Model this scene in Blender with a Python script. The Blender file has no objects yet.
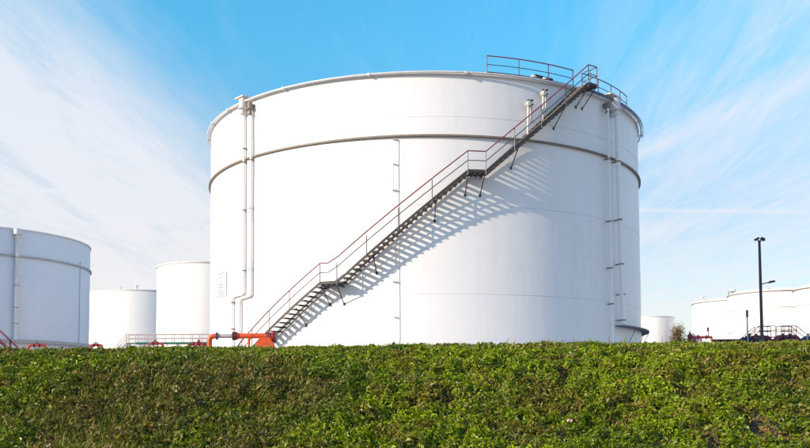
import bpy, math, random
import numpy as np
from mathutils import Vector, Matrix
random.seed(7); rng = np.random.default_rng(11)
R_ = math.radians
SC = bpy.context.scene
COL = SC.collection

# ------------------------------------------------------------------ camera, sky, sun, exposure
EYE = 1.6
cam_d = bpy.data.cameras.new('camera'); cam = bpy.data.objects.new('camera', cam_d); COL.objects.link(cam)
cam_d.sensor_width = 36; cam_d.lens = 36 * 860 / 810
cam_d.shift_y = (340.8 - 224) / 810
cam_d.clip_start = 0.1; cam_d.clip_end = 6000
cam.matrix_world = (Matrix.Translation((0, 0, EYE)) @ Matrix.Rotation(R_(90) + .055, 4, 'X') @ Matrix.Rotation(-.005, 4, 'Z'))
SC.camera = cam

SUN_AZ, SUN_EL = -61.5, 19.5          # azimuth from -Y (behind the camera) towards +X
sv = Vector((math.sin(R_(SUN_AZ)) * math.cos(R_(SUN_EL)), -math.cos(R_(SUN_AZ)) * math.cos(R_(SUN_EL)), math.sin(R_(SUN_EL))))
sl = bpy.data.lights.new('sun', 'SUN'); sl.energy = 3.1; sl.angle = R_(.53); sl.color = (1, .84, .66)
so = bpy.data.objects.new('sun', sl); COL.objects.link(so); so.rotation_euler = sv.to_track_quat('Z', 'Y').to_euler()
SC.view_settings.view_transform = 'Standard'; SC.view_settings.look = 'None'
SC.view_settings.gamma = 1; SC.view_settings.exposure = 0.95

class NT:
    """short-hand for building node trees"""
    def __init__(s, tree): s.t = tree; s.N = tree.nodes; s.L = tree.links
    def n(s, typ, _in=None, **kw):
        nd = s.N.new(typ)
        for k, v in kw.items(): setattr(nd, k, v)
        for k, v in (_in or {}).items():
            sock = nd.inputs[k]
            if isinstance(v, bpy.types.NodeSocket): s.L.new(v, sock)
            else: sock.default_value = v
        return nd
    def math(s, op, a, b=0.0, clamp=False):
        return s.n('ShaderNodeMath', {0: a, 1: b}, operation=op, use_clamp=clamp).outputs[0]
    def mix(s, f, a, b, blend='MIX'):
        m = s.n('ShaderNodeMix', data_type='RGBA', blend_type=blend)
        for k, v in ((0, f), (6, a), (7, b)):
            if isinstance(v, bpy.types.NodeSocket): s.L.new(v, m.inputs[k])
            else: m.inputs[k].default_value = v if k == 0 else (*v, 1)
        return m.outputs[2]
    def ramp(s, f, stops):
        r = s.n('ShaderNodeValToRGB', {0: f}); e = r.color_ramp.elements
        while len(e) < len(stops): e.new(.5)
        for q, (p, c) in zip(e, stops): q.position = p; q.color = (*c, 1) if len(c) == 3 else c
        return r.outputs[0]
    def rng(s, f, a, b, c=0.0, d=1.0, smooth=True):
        return s.n('ShaderNodeMapRange', {0: f, 1: a, 2: b, 3: c, 4: d}, interpolation_type='SMOOTHSTEP' if smooth else 'LINEAR').outputs[0]

W = bpy.data.worlds.new('World'); SC.world = W; W.use_nodes = True
w = NT(W.node_tree); w.N.clear()
sky = w.n('ShaderNodeTexSky', sky_type='NISHITA'); sky.sun_disc = False
sky.sun_elevation = R_(SUN_EL); sky.sun_rotation = math.atan2(sv.x, sv.y)
sky.altitude = 0; sky.air_density = 1.0; sky.dust_density = 0.6; sky.ozone_density = 2.2
tc = w.n('ShaderNodeTexCoord').outputs['Generated']
sx = w.n('ShaderNodeSeparateXYZ', {0: tc})
zc = w.math('MAXIMUM', sx.outputs[2], 0.02)
u = w.math('DIVIDE', sx.outputs[0], zc); v = w.math('DIVIDE', sx.outputs[1], zc)
# cirrus lies in long parallel bands; they run nearly along the view direction
def streak(sxs, sys, ang, scale, detail, dist, rough=.6, off=0.0):
    c, s_ = math.cos(ang), math.sin(ang)
    uu = w.math('ADD', w.math('MULTIPLY', u, c), w.math('MULTIPLY', v, s_))
    vv = w.math('SUBTRACT', w.math('MULTIPLY', v, c), w.math('MULTIPLY', u, s_))
    cb = w.n('ShaderNodeCombineXYZ', {0: w.math('MULTIPLY', uu, sxs), 1: w.math('MULTIPLY', vv, sys), 2: off})
    return w.n('ShaderNodeTexNoise', {'Vector': cb.outputs[0], 'Scale': scale, 'Detail': detail, 'Roughness': rough, 'Distortion': dist}).outputs[0]
band = streak(1.2, .20, .10, 1.7, 10, .9, .62, 3.1)
fine = streak(3.0, .30, -.10, 3.4, 12, .7, .68, 7.7)
soft = streak(.5, .30, .0, 1.0, 3, .3, .5, 1.3)
cover = w.rng(w.math('ABSOLUTE', w.math('ADD', u, .08)), .40, 1.25, 0.0, 1.0)
leftw = w.math('ADD', w.rng(u, -.45, -1.25, 0.0, .98), w.rng(u, .40, 1.1, 0.0, .06))
base = w.math('ADD', w.math('MULTIPLY', cover, .40), w.math('MULTIPLY', leftw, .62))
tex = w.math('ADD', w.math('MULTIPLY', w.math('SUBTRACT', band, .5), 2.3), w.math('MULTIPLY', w.math('SUBTRACT', fine, .5), w.rng(u, -.6, .3, 1.15, 1.5)))
tex = w.math('ADD', tex, w.math('MULTIPLY', w.math('SUBTRACT', soft, .5), .8))
wob = w.math('MULTIPLY', w.math('SUBTRACT', soft, .5), .5)
def contrail(v0, wd_, u0, u1, amt):
    dv = w.math('ABSOLUTE', w.math('ADD', w.math('ADD', v, -v0), wob))
    return w.math('MULTIPLY', w.math('MULTIPLY', w.rng(dv, wd_, 0.0, 0.0, amt), w.rng(u, u0, u0 + .4, 0, 1)), w.rng(u, u1, u1 - .5, 0, 1))
trails = w.math('ADD', contrail(4.88, .10, .9, 3.2, .30), contrail(4.3, .09, -2.2, -1.0, .16))
m_ = w.math('ADD', w.math('ADD', base, trails), w.math('MULTIPLY', tex, w.math('ADD', w.math('MULTIPLY', cover, .62), .16)))
hz = w.rng(sx.outputs[2], .32, .02, 0.0, .62)
mask = w.math('MAXIMUM', w.math('MULTIPLY', m_, 1.0, True), 0.0)
mask = w.math('ADD', mask, w.math('MULTIPLY', w.math('SUBTRACT', 1.0, mask), hz), True)
skyc = w.mix(1.0, sky.outputs[0], w.mix(w.rng(sx.outputs[2], .45, .85), w.mix(w.rng(sx.outputs[2], .16, .43), (.60, .70, .72), (.42, 1.18, 1.22)), (.9, 1.2, 1.85)), 'MULTIPLY')
cloud = w.mix(w.rng(sx.outputs[2], 0.0, .30), (3.9, 3.75, 3.68), (3.55, 3.64, 3.90))
final = w.mix(w.math('MULTIPLY', mask, .92), skyc, cloud)
bg = w.n('ShaderNodeBackground', {0: final, 1: .125})
out = w.n('ShaderNodeOutputWorld', {0: bg.outputs[0]})

# ------------------------------------------------------------------ materials
def new_mat(name):
    m = bpy.data.materials.new(name); m.use_nodes = True
    t = NT(m.node_tree); b = t.N['Principled BSDF']; return m, t, b

def paint(name, col, rough=.45, var=.06, dirt=None, dirt_amt=.25, scale=3.0, bump=.0, metallic=0.0):
    m, t, b = new_mat(name)
    co = t.n('ShaderNodeTexCoord').outputs['Object']
    n1 = t.n('ShaderNodeTexNoise', {'Vector': co, 'Scale': scale, 'Detail': 6, 'Roughness': .65}).outputs[0]
    dark = tuple(c * (1 - var * 3) for c in col); lite = tuple(min(1, c * (1 + var)) for c in col)
    c = t.ramp(n1, [(.3, dark), (.7, lite)])
    if dirt:
        n2 = t.n('ShaderNodeTexNoise', {'Vector': co, 'Scale': scale * 4, 'Detail': 8, 'Roughness': .7}).outputs[0]
        c = t.mix(t.rng(n2, .55, .72, 0, dirt_amt), c, dirt)
    t.L.new(c, b.inputs['Base Color']); b.inputs['Roughness'].default_value = rough; b.inputs['Metallic'].default_value = metallic
    if bump:
        bp = t.n('ShaderNodeBump', {'Height': n1, 'Strength': bump, 'Distance': .02}); t.L.new(bp.outputs[0], b.inputs['Normal'])
    return m

def shell_mat(name, col=(.81, .795, .785), streaks=.10, rust=.0, wave=.35):
    """white tank paint: faint run-down streaks, a little grime, plates not perfectly flat"""
    m, t, b = new_mat(name)
    co = t.n('ShaderNodeTexCoord').outputs['Object']
    mp = t.n('ShaderNodeMapping', {0: co, 3: (2.2, 2.2, .10)}).outputs[0]
    n1 = t.n('ShaderNodeTexNoise', {'Vector': mp, 'Scale': 1.0, 'Detail': 8, 'Roughness': .68}).outputs[0]
    n2 = t.n('ShaderNodeTexNoise', {'Vector': co, 'Scale': .35, 'Detail': 5, 'Roughness': .6}).outputs[0]
    c = t.mix(t.rng(n1, .48, .78, 0, streaks * 1.6), col, tuple(x * y for x, y in zip(col, (.80, .78, .74))))
    c = t.mix(t.rng(n2, .4, .75, 0, streaks), c, tuple(x * y for x, y in zip(col, (.86, .86, .84))))
    mp3 = t.n('ShaderNodeMapping', {0: co, 3: (5.0, 5.0, .22)}).outputs[0]
    n3 = t.n('ShaderNodeTexNoise', {'Vector': mp3, 'Scale': 1.0, 'Detail': 9, 'Roughness': .75}).outputs[0]
    c = t.mix(t.rng(n3, .66, .80, 0, rust), c, (.45, .30, .16))
    mp5 = t.n('ShaderNodeMapping', {0: co, 3: (3.2, 3.2, .05)}).outputs[0]
    n5 = t.n('ShaderNodeTexNoise', {'Vector': mp5, 'Scale': 1.3, 'Detail': 7, 'Roughness': .8}).outputs[0]
    n6 = t.n('ShaderNodeTexNoise', {'Vector': co, 'Scale': .22, 'Detail': 2}).outputs[0]
    c = t.mix(t.math('MULTIPLY', t.rng(n5, .60, .78, 0, rust * 1.1), t.rng(n6, .48, .62)), c, (.42, .36, .30))
    t.L.new(c, b.inputs['Base Color']); b.inputs['Roughness'].default_value = .42
    n4 = t.n('ShaderNodeTexNoise', {'Vector': co, 'Scale': .8, 'Detail': 3, 'Roughness': .5}).outputs[0]
    bp = t.n('ShaderNodeBump', {'Height': n4, 'Strength': wave, 'Distance': .05}); t.L.new(bp.outputs[0], b.inputs['Normal'])
    return m

M = dict(
    shell=shell_mat('white_tank_paint', streaks=.22, rust=.5),
    shell_plain=shell_mat('cream_tank_paint', (.80, .78, .75), .12, .25),
    shell_shaded=shell_mat('shade_tinted_tank_paint', (.66, .70, .76), .12, .1),  # white tank paint with the blue of its shaded side mixed into the colour
    bright=paint('fresh_white_pipe_paint', (.86, .84, .82), .4, .02, (.5, .4, .3), .3),
    trim=paint('white_trim_paint', (.70, .67, .64), .5, .05, (.32, .22, .15), .6),
    girder=paint('weathered_girder', (.24, .195, .155), .6, .10, (.16, .10, .06), .6),
    dark=paint('dark_weathered_steel', (.045, .042, .045), .6, .10, (.16, .09, .05), .4),
    grate=paint('tread_grating', (.15, .125, .105), .65, .10, (.12, .08, .05), .5),
    post=paint('grey_galvanised_post', (.16, .155, .17), .5, .08),
    slate=paint('slate_rail_paint', (.065, .08, .125), .5, .08),
    maroon=paint('maroon_rail_paint', (.23, .035, .055), .5, .10, (.12, .04, .03), .4),
    orange=paint('orange_pipe_paint', (.66, .085, .015), .42, .10, (.25, .05, .02), .5, 6),
    red=paint('red_valve_paint', (.42, .02, .02), .45, .10, (.10, .02, .02), .4, 6),
    deep=paint('dark_red_flange', (.12, .015, .015), .5, .10),
    grey=paint('grey_pipe', (.42, .41, .40), .5, .08, (.2, .13, .08), .4),
    navy=paint('navy_valve_paint', (.02, .035, .075), .45, .08),
    teal=paint('teal_green_paint', (.02, .14, .10), .5, .08),
    cream=paint('cream_fitting', (.66, .62, .54), .45, .08, (.2, .14, .08), .5, 9),
    pole=paint('dark_lamp_pole', (.055, .045, .05), .5, .08, (.15, .05, .03), .3),
    glass=paint('lamp_lens', (.35, .36, .38), .15, .03),
    sign=paint('white_sign_enamel', (.74, .72, .70), .4, .03),
    ink=paint('faded_sign_print', (.34, .26, .27), .6, .05),
    pale=paint('pale_pink_walkway_rail', (.56, .45, .42), .55, .06),
    litter=paint('scrap_plastic', (.62, .38, .33), .4, .04),
)

# ------------------------------------------------------------------ mesh helpers
class MB:
    def __init__(s): s.v = []; s.f = []
    def add(s, vs, fs):
        o = len(s.v); s.v += [tuple(p) for p in vs]; s.f += [tuple(i + o for i in f) for f in fs]; return s
    def box(s, c, d, mat=None):
        x, y, z = (q / 2 for q in d)
        vs = [Vector((a * x, b * y, e * z)) for a in (-1, 1) for b in (-1, 1) for e in (-1, 1)]
        if mat is not None: vs = [mat @ p for p in vs]
        vs = [p + Vector(c) for p in vs]
        return s.add(vs, [(0, 1, 3, 2), (4, 6, 7, 5), (0, 4, 5, 1), (2, 3, 7, 6), (0, 2, 6, 4), (1, 5, 7, 3)])
    def tube(s, pts, r, n=8, caps=True):
        pts = [Vector(p) for p in pts]; rr = r if isinstance(r, (list, tuple)) else [r] * len(pts)
        o = len(s.v); prev = None
        for i, p in enumerate(pts):
            t = (pts[min(i + 1, len(pts) - 1)] - pts[max(i - 1, 0)]).normalized()
            if prev is None: a = t.orthogonal().normalized()
            else: a = (prev - t * prev.dot(t)).normalized()
            prev = a; b = t.cross(a)
            for k in range(n):
                q = 2 * math.pi * (k + .5) / n; s.v.append(tuple(p + (a * math.cos(q) + b * math.sin(q)) * rr[i]))
        for i in range(len(pts) - 1):
            for k in range(n):
                k2 = (k + 1) % n; s.f.append((o + i * n + k, o + i * n + k2, o + (i + 1) * n + k2, o + (i + 1) * n + k))
        if caps:
            s.f.append(tuple(o + k for k in range(n))[::-1]); s.f.append(tuple(o + (len(pts) - 1) * n + k for k in range(n)))
        return s
    def sweep(s, path, w_in, w_out, z0, z1, caps=True):
        """path of (phi deg, z); rectangle between radii w_in..w_out and z+z0..z+z1"""
        o = len(s.v)
        for ph, z in path:
            a = R_(ph)
            for rr, zz in ((w_in, z0), (w_out, z0), (w_out, z1), (w_in, z1)): s.v.append((rr * math.sin(a), -rr * math.cos(a), z + zz))
        m = len(path)
        for i in range(m - 1):
            for k in range(4):
                k2 = (k + 1) % 4; s.f.append((o + i * 4 + k, o + (i + 1) * 4 + k, o + (i + 1) * 4 + k2, o + i * 4 + k2))
        if caps: s.f.append((o, o + 1, o + 2, o + 3)); e = o + (m - 1) * 4; s.f.append((e + 3, e + 2, e + 1, e))
        return s
    def lathe(s, prof, n=24, c=(0, 0, 0), axis='Z'):
        o = len(s.v); c = Vector(c)
        for r, z in prof:
            for k in range(n):
                q = 2 * math.pi * k / n; p = Vector((r * math.cos(q), r * math.sin(q), z))
                if axis == 'X': p = Vector((p.z, p.x, p.y))
                if axis == 'Y': p = Vector((p.x, p.z, p.y))
                s.v.append(tuple(c + p))
        for i in range(len(prof) - 1):
            for k in range(n):
                k2 = (k + 1) % n; s.f.append((o + i * n + k, o + i * n + k2, o + (i + 1) * n + k2, o + (i + 1) * n + k))
        return s
    def mesh(s, name, mat, smooth=35):
        me = bpy.data.meshes.new(name); me.from_pydata(s.v, [], s.f); me.materials.append(mat)
        if smooth:
            me.polygons.foreach_set('use_smooth', [True] * len(me.polygons)); me.set_sharp_from_angle(angle=R_(smooth))
        me.update(); return me
    def build(s, name, mat, parent=None, smooth=35, loc=None):
        return place(name, s.mesh(name, mat, smooth), parent, loc)

def place(name, me, parent=None, loc=None, rz=None):
    o = bpy.data.objects.new(name, me); COL.objects.link(o)
    if parent is not None: o.parent = parent
    if loc is not None: o.location = loc
    if rz is not None: o.rotation_euler = (0, 0, rz)
    return o
def tag(o, label, cat, group=None, kind=None):
    if label: o['label'] = label
    if cat: o['category'] = cat
    if group: o['group'] = group
    if kind: o['kind'] = kind
    return o
def thing(name, label, cat, loc, group=None, rz=0):
    o = bpy.data.objects.new(name, None); COL.objects.link(o); o.location = loc; o.rotation_euler = (0, 0, rz)
    o.empty_display_size = .3
    return tag(o, label, cat, group)
def rad(ph, r, z): a = R_(ph); return (r * math.sin(a), -r * math.cos(a), z)
def lin(a, b, n): return [a + (b - a) * i / (n - 1) for i in range(n)]
def arc(ph0, ph1, r, z, n): return [rad(p, r, z) for p in lin(ph0, ph1, n)]

# ------------------------------------------------------------------ terrain
def G(y):
    """height of the tank farm ground"""
    t = min(1, max(0, (y - 50) / 35)); return 1.8 + 1.7 * t * t * (3 - 2 * t)

def vnoise(x, y, seed=0):
    xi = np.floor(x).astype(np.int64); yi = np.floor(y).astype(np.int64); fx = x - xi; fy = y - yi
    fx = fx * fx * (3 - 2 * fx); fy = fy * fy * (3 - 2 * fy)
    def h(a, b):
        n = (a * 374761393 + b * 668265263 + seed * 1274126177) & 0xffffffff
        n = ((n ^ (n >> 13)) * 1274126177) & 0xffffffff
        return ((n ^ (n >> 16)) & 0xffff) / 65535.0
    return (h(xi, yi) * (1 - fx) + h(xi + 1, yi) * fx) * (1 - fy) + (h(xi, yi + 1) * (1 - fx) + h(xi + 1, yi + 1) * fx) * fy
def fbm(x, y, seed=0, octv=4):
    a = .5; s = 0; n = 0
    for i in range(octv): s = s + a * vnoise(x * 2 ** i + i * 17.3, y * 2 ** i - i * 9.1, seed + i); n += a; a *= .5
    return s / n

PY = np.array([-400, 5.0, 7.4, 8.3, 10.5, 12.5, 14.2, 14.75, 15.4, 17.5, 20.5, 24, 50, 60, 70, 85, 4000.])
PZ = np.array([0, 0, .0, .10, .76, 1.46, 2.13, 2.245, 2.28, 2.255, 1.84, 1.8, 1.8, 2.25, 2.85, 3.5, 3.5])
def ground_z(x, y):
    z = np.interp(y, PY, PZ)
    band_ = np.clip((y - 7.5) / 1.5, 0, 1) * np.clip((19 - y) / 2, 0, 1)
    mound = (fbm(x * .9, y * 1.1, 3) - .5) * .26 + (fbm(x * 3.1, y * 3.3, 8, 3) - .5) * .10
    return z + band_ * mound * (1 - .78 * np.clip((y - 13) / 1.5, 0, 1)) + .005 * np.clip(x, -30, 30) * np.clip((y - 12) / 3, 0, 1) * np.clip((24 - y) / 4, 0, 1) 

def grid(xs, ys):
    X, Y = np.meshgrid(xs, ys); Z = ground_z(X, Y); nx, ny = len(xs), len(ys)
    V = np.stack([X.ravel(), Y.ravel(), Z.ravel()], 1)
    i = np.arange(nx * ny).reshape(ny, nx)
    F = np.stack([i[:-1, :-1].ravel(), i[:-1, 1:].ravel(), i[1:, 1:].ravel(), i[1:, :-1].ravel()], 1)
    return V, F
def np_mesh(name, V, F, mat, smooth=True):
    me = bpy.data.meshes.new(name); me.vertices.add(len(V)); me.vertices.foreach_set('co', V.astype(np.float32).ravel())
    k = F.shape[1]; me.loops.add(F.size); me.loops.foreach_set('vertex_index', F.astype(np.int32).ravel())
    me.polygons.add(len(F)); me.polygons.foreach_set('loop_start', np.arange(0, F.size, k, dtype=np.int32))
    me.polygons.foreach_set('use_smooth', np.full(len(F), smooth)); me.materials.append(mat); me.update(calc_edges=True); return me

gm, t, b = new_mat('bank_soil_and_moss')
co = t.n('ShaderNodeTexCoord').outputs['Object']
n1 = t.n('ShaderNodeTexNoise', {'Vector': co, 'Scale': .9, 'Detail': 8, 'Roughness': .7}).outputs[0]
n2 = t.n('ShaderNodeTexNoise', {'Vector': co, 'Scale': 22, 'Detail': 6, 'Roughness': .7}).outputs[0]
c = t.ramp(n1, [(.32, (.03, .03, .012)), (.5, (.055, .04, .02)), (.68, (.13, .07, .04))])
c = t.mix(t.rng(n2, .35, .7, 0, .5), c, (.05, .05, .02))
n3 = t.n('ShaderNodeTexNoise', {'Vector': co, 'Scale': 60, 'Detail': 4, 'Roughness': .8}).outputs[0]
gravel = t.ramp(n3, [(.3, (.22, .21, .20)), (.7, (.46, .44, .41))])
sy_ = t.n('ShaderNodeSeparateXYZ', {0: co}).outputs[1]
wob = t.math('ADD', sy_, t.math('MULTIPLY', n1, 2.0))
c = t.mix(t.rng(wob, 21.5, 22.3), c, gravel)
t.L.new(c, b.inputs['Base Color']); b.inputs['Roughness'].default_value = .95
bp = t.n('ShaderNodeBump', {'Height': n2, 'Strength': .8, 'Distance': .05}); t.L.new(bp.outputs[0], b.inputs['Normal'])

fine_x = np.arange(-14, 14.01, .10)
xs = np.concatenate([[-2500, -900, -300, -120, -60, -40, -28, -20, -16], fine_x, [16, 20, 28, 40, 60, 120, 300, 900, 2500]])
ys = np.concatenate([[-400, -60, 0, 4, 6, 7, 7.6], np.arange(8, 17.6, .10), [18, 18.6, 19.3, 20, 20.5, 22, 24, 30, 40, 50, 55, 60, 65, 70, 77, 85, 120, 300, 900, 4000]])
V, F = grid(xs, ys)
tag(place('ground', np_mesh('ground', V, F, gm)), None, None, kind='structure')

# ------------------------------------------------------------------ storage tanks
def tank_body(root, R, H, mat, trim, seg=128, courses=0, roof_rise=1.0, dome=False):
    """shell, roof and top curb; local origin at the tank's base"""
    n = seg
    if courses:
        hs = lin(0, H, courses + 1)
        for k in range(courses):
            rr = R + (0.0 if k % 2 == 0 else -.006)
            m = MB().lathe([(rr, hs[k]), (rr, hs[k + 1] - .004)], n)
            m.lathe([(R - .05, hs[k + 1] - .004), (rr, hs[k + 1] - .004)], n)
            m.build('shell_course', mat, root)
    else:
        MB().lathe([(R, 0), (R, H)], n).build('shell', mat, root)
    if dome: prof = [(R + .03, H)] + [(R * math.cos(a) * 1.0, H + roof_rise * math.sin(a)) for a in lin(.12, math.pi / 2 - .02, 9)] + [(.01, H + roof_rise)]
    else: prof = [(R + .03, H + .02), (R * .5, H + roof_rise * .55), (.01, H + roof_rise)]
    MB().lathe(prof, n).build('roof', mat, root)
    cu = MB().sweep([(p, H) for p in lin(0, 360, n + 1)], R + .004, R + .09, -.10, .03, caps=False)
    cu.build('rim_angle', trim, root, smooth=30)

def downpipe(root, path, r, mat, clamps, out=.0, name='foam_pipe'):
    """path = list of (phi, radius, z) turned into a pipe, clamps = (phi, z, R_shell)"""
    pts = [Vector(rad(*p)) for p in path]
    # round the corners a little
    q = [pts[0]]
    for i in range(1, len(pts) - 1):
        a = (pts[i - 1] - pts[i]).normalized(); c_ = (pts[i + 1] - pts[i]).normalized(); d = 2.2 * r
        for s_ in (0, .33, .67, 1): q.append(pts[i] + a * d * (1 - s_) ** 2 + c_ * d * s_ ** 2)
    q.append(pts[-1])
    p = MB().tube(q, r, 10).build(name, mat, root)
    for ph, z, Rs in clamps:
        a = Vector(rad(ph, Rs, z)); b2 = Vector(rad(ph, path[0][1] + r + .02, z))
        m = MB().box((a + b2) / 2, (.05, (b2 - a).length, .07), Matrix.Rotation(R_(ph), 3, 'Z'))
        m.lathe([(r + .02, z - .035), (r + .02, z + .035)], 10, (rad(ph, path[0][1], 0)[0], rad(ph, path[0][1], 0)[1], 0))
        m.lathe([(r, z + .035), (r + .02, z + .035)], 10, (rad(ph, path[0][1], 0)[0], rad(ph, path[0][1], 0)[1], 0))
        m.lathe([(r + .02, z - .035), (r, z - .035)], 10, (rad(ph, path[0][1], 0)[0], rad(ph, path[0][1], 0)[1], 0))
        m.build('pipe_clamp', M['girder'], p)
    return p

def foam_box(root, ph, Rs, z, w=.42, h=.62, dp=.45, cap=True, mat='trim'):
    """squat chamber at the top of a foam pipe: drum, flanges, hood over the rim"""
    cx, cy, _ = rad(ph, Rs + dp / 2, 0); m = MB()
    m.lathe([(.01, z + h / 2), (w / 2 * .9, z + h / 2), (w / 2, z + h / 2 - .06), (w / 2, z - h / 2 + .12), (w / 2 + .05, z - h / 2 + .12), (w / 2 + .05, z - h / 2 + .05), (w * .3, z - h / 2), (w * .2, z - h / 2 - .15), (w * .42, z - h / 2 - .17), (w * .42, z - h / 2 - .25), (.01, z - h / 2 - .25)][::-1], 16, (cx, cy, 0))
    a = rad(ph, Rs + dp / 2, z + h * .18); b2 = rad(ph, Rs - .05, z + h * .18); m.tube([a, b2], w * .38, 10)
    o = m.build('foam_chamber', M[mat], root)
    if cap:
        hd = MB().box(rad(ph - .4, Rs + .12, z + h / 2 + .12), (w * 1.9, .62, .07), Matrix.Rotation(R_(ph), 3, 'Z'))
        hd.box(rad(ph, Rs + .12, z + h / 2 + .05), (w * .8, .4, .10), Matrix.Rotation(R_(ph), 3, 'Z'))
        hd.build('hood', M[mat], o, smooth=0)
    return o

# ---- the big tank
BZ = 1.8                                   # its ground level; zr() turns a height above the eye into a local height
def zr(z): return z + EYE - BZ
R0 = 14.0; H0 = zr(16.19)
big = thing('storage_tank', 'huge white cylindrical storage tank with a diagonal stair climbing its side', 'storage tank', (1.30, 57.4, BZ), 'white storage tanks of the tank farm')
tank_body(big, R0, H0, M['shell'], M['trim'], 256, courses=7, roof_rise=1.3)
# vertical weld seams, staggered from course to course
sm = MB(); hs = lin(0, H0, 8)
for k in range(7):
    for j in range(14):
        ph = j * 360 / 14 + (k % 3) * 8.6 + 3; sm.box(rad(ph, R0 - .010 - (.006 if k % 2 else 0), (hs[k] + hs[k + 1]) / 2), (.03, .023, hs[k + 1] - hs[k] - .03), Matrix.Rotation(R_(ph), 3, 'Z'))
tag(sm.build('vertical_weld', M['shell'], big, smooth=0), None, None, kind='stuff')
wg = MB().sweep([(p, zr(12.90)) for p in lin(0, 360, 257)], R0 + .003, R0 + .14, -.045, .045, caps=False)
wg.build('wind_girder', M['girder'], big, smooth=30)
# ring pipe standing off the rim on little brackets
rp = MB().tube(arc(0, 360, R0 + .22, H0 - .03, 257), .05, 8, caps=False).build('rim_ring_pipe', M['trim'], big)
bm_ = MB().box((0, -(R0 + .15), H0 - .09), (.07, .30, .05)).box((0, -(R0 + .22), H0 - .03), (.13, .13, .13)).mesh('ring_bracket', M['trim'], 0)
for ph in [-80, -66, -54, -33.2, -12.6, 7.7, 42, 54, 66, 78, 90] + list(range(105, 270, 15)): place('ring_bracket', bm_, rp, rz=R_(ph))

# foam pipes on the left
downpipe(big, [(-46.9, 14.13, zr(15.7)), (-46.7, 14.13, zr(5.30)), (-51.7, 14.13, zr(5.24)), (-51.7, 14.13, zr(3.4)), (-51.7, 14.13, 0.1)], .08, M['bright'], [(-46.8, zr(13.5), R0), (-46.8, zr(12.72), R0), (-46.8, zr(10.0), R0), (-46.8, zr(6.6), R0), (-51.7, zr(4.9), R0), (-51.7, zr(3.4), R0)])
downpipe(big, [(-44.0, 14.13, zr(15.6)), (-43.8, 14.13, zr(5.15)), (-48.3, 14.13, zr(5.05)), (-48.3, 14.13, 0.1)], .08, M['bright'], [(-44, zr(12.72), R0), (-44, zr(10.0), R0), (-44, zr(6.6), R0)])
foam_box(big, -46.9, R0, zr(16.0), .42, .60)
foam_box(big, -44.0, R0, zr(15.72), .30, .42, cap=False, mat='girder')
# foam pipes on the right
downpipe(big, [(45.0, 14.28, zr(15.7)), (45.5, 14.28, 0.1)], .07, M['bright'], [(45, zr(12.7), R0), (45.2, zr(9.2), R0), (45.3, zr(6.6), R0), (45.4, zr(4.6), R0)])
downpipe(big, [(48.3, 14.36, zr(15.7)), (49.6, 14.36, zr(3.55))], .135, M['bright'], [(48.6, zr(12.7), R0), (48.9, zr(9.4), R0), (49.3, zr(6.9), R0), (49.6, zr(5.2), R0), (49.6, zr(3.75), R0)])
foam_box(big, 48.3, R0, zr(15.95), .62, .75, .5)
foam_box(big, 45.0, R0, zr(15.72), .26, .32, cap=False, mat='girder')
# narrow ledge round the foot on the far right, with struts
lg = MB().sweep([(p, zr(3.45)) for p in lin(48.5, 118, 50)], R0 + .003, R0 + .46, -.04, 0)
lg.sweep([(p, zr(3.45)) for p in lin(48.5, 118, 50)], R0 + .46, R0 + .48, -.06, .02)
lg = lg.build('base_ledge', M['slate'], big, smooth=30)
st = MB().tube([(0, -(R0 + .45), zr(3.40)), (0, -(R0 + .02), zr(2.55))], .022, 6).mesh('strut', M['post'])
for ph in (56, 66, 76, 88, 102): place('strut', st, lg, rz=R_(ph))
# thin gauge conduit down the middle
cd = MB().tube([rad(-7.0, R0 + .10, zr(12.75)), rad(-6.9, R0 + .10, 0.1)], .014, 6).build('gauge_conduit', M['trim'], big)
for z, wd in ((12.75, .28), (11.45, .22), (10.1, .30), (7.8, .22), (5.4, .34), (3.6, .2)):
    MB().box(rad(-7.3, R0 + .07, zr(z)), (wd * .7, .12, .035), Matrix.Rotation(R_(-7), 3, 'Z')).build('conduit_bracket', M['grey'], cd, smooth=0)
MB().tube([rad(-7.9, R0 + .06, zr(11.45)), rad(-7.9, R0 + .06, zr(10.1))], .007, 5).build('gauge_wire', M['trim'], cd)
# enamel notice, print too faded to read
sg = MB().sweep([(p, zr(5.40)) for p in lin(-62.3, -56.0, 6)], R0 + .035, R0 + .05, 0, 1.45).build('notice_board', M['sign'], big, smooth=30)
ik = MB()
for zz, a, b2 in ((1.36, -62.1, -56.2), (.05, -62.1, -56.2)): ik.sweep([(p, zr(5.40)) for p in lin(a, b2, 6)], R0 + .0515, R0 + .056, zz, zz + .05)
for zz, a, b2 in ((1.12, -60.6, -58.6), (.92, -60.2, -59.2), (.70, -61.3, -58.2), (.52, -60.9, -57.6), (.33, -61.3, -58.8), (.18, -60.5, -57.4)):
    ik.sweep([(p, zr(5.40)) for p in lin(a, b2, 5)], R0 + .0515, R0 + .055, zz, zz + .07)
ik.build('faded_print', M['ink'], sg, smooth=0)

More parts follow.
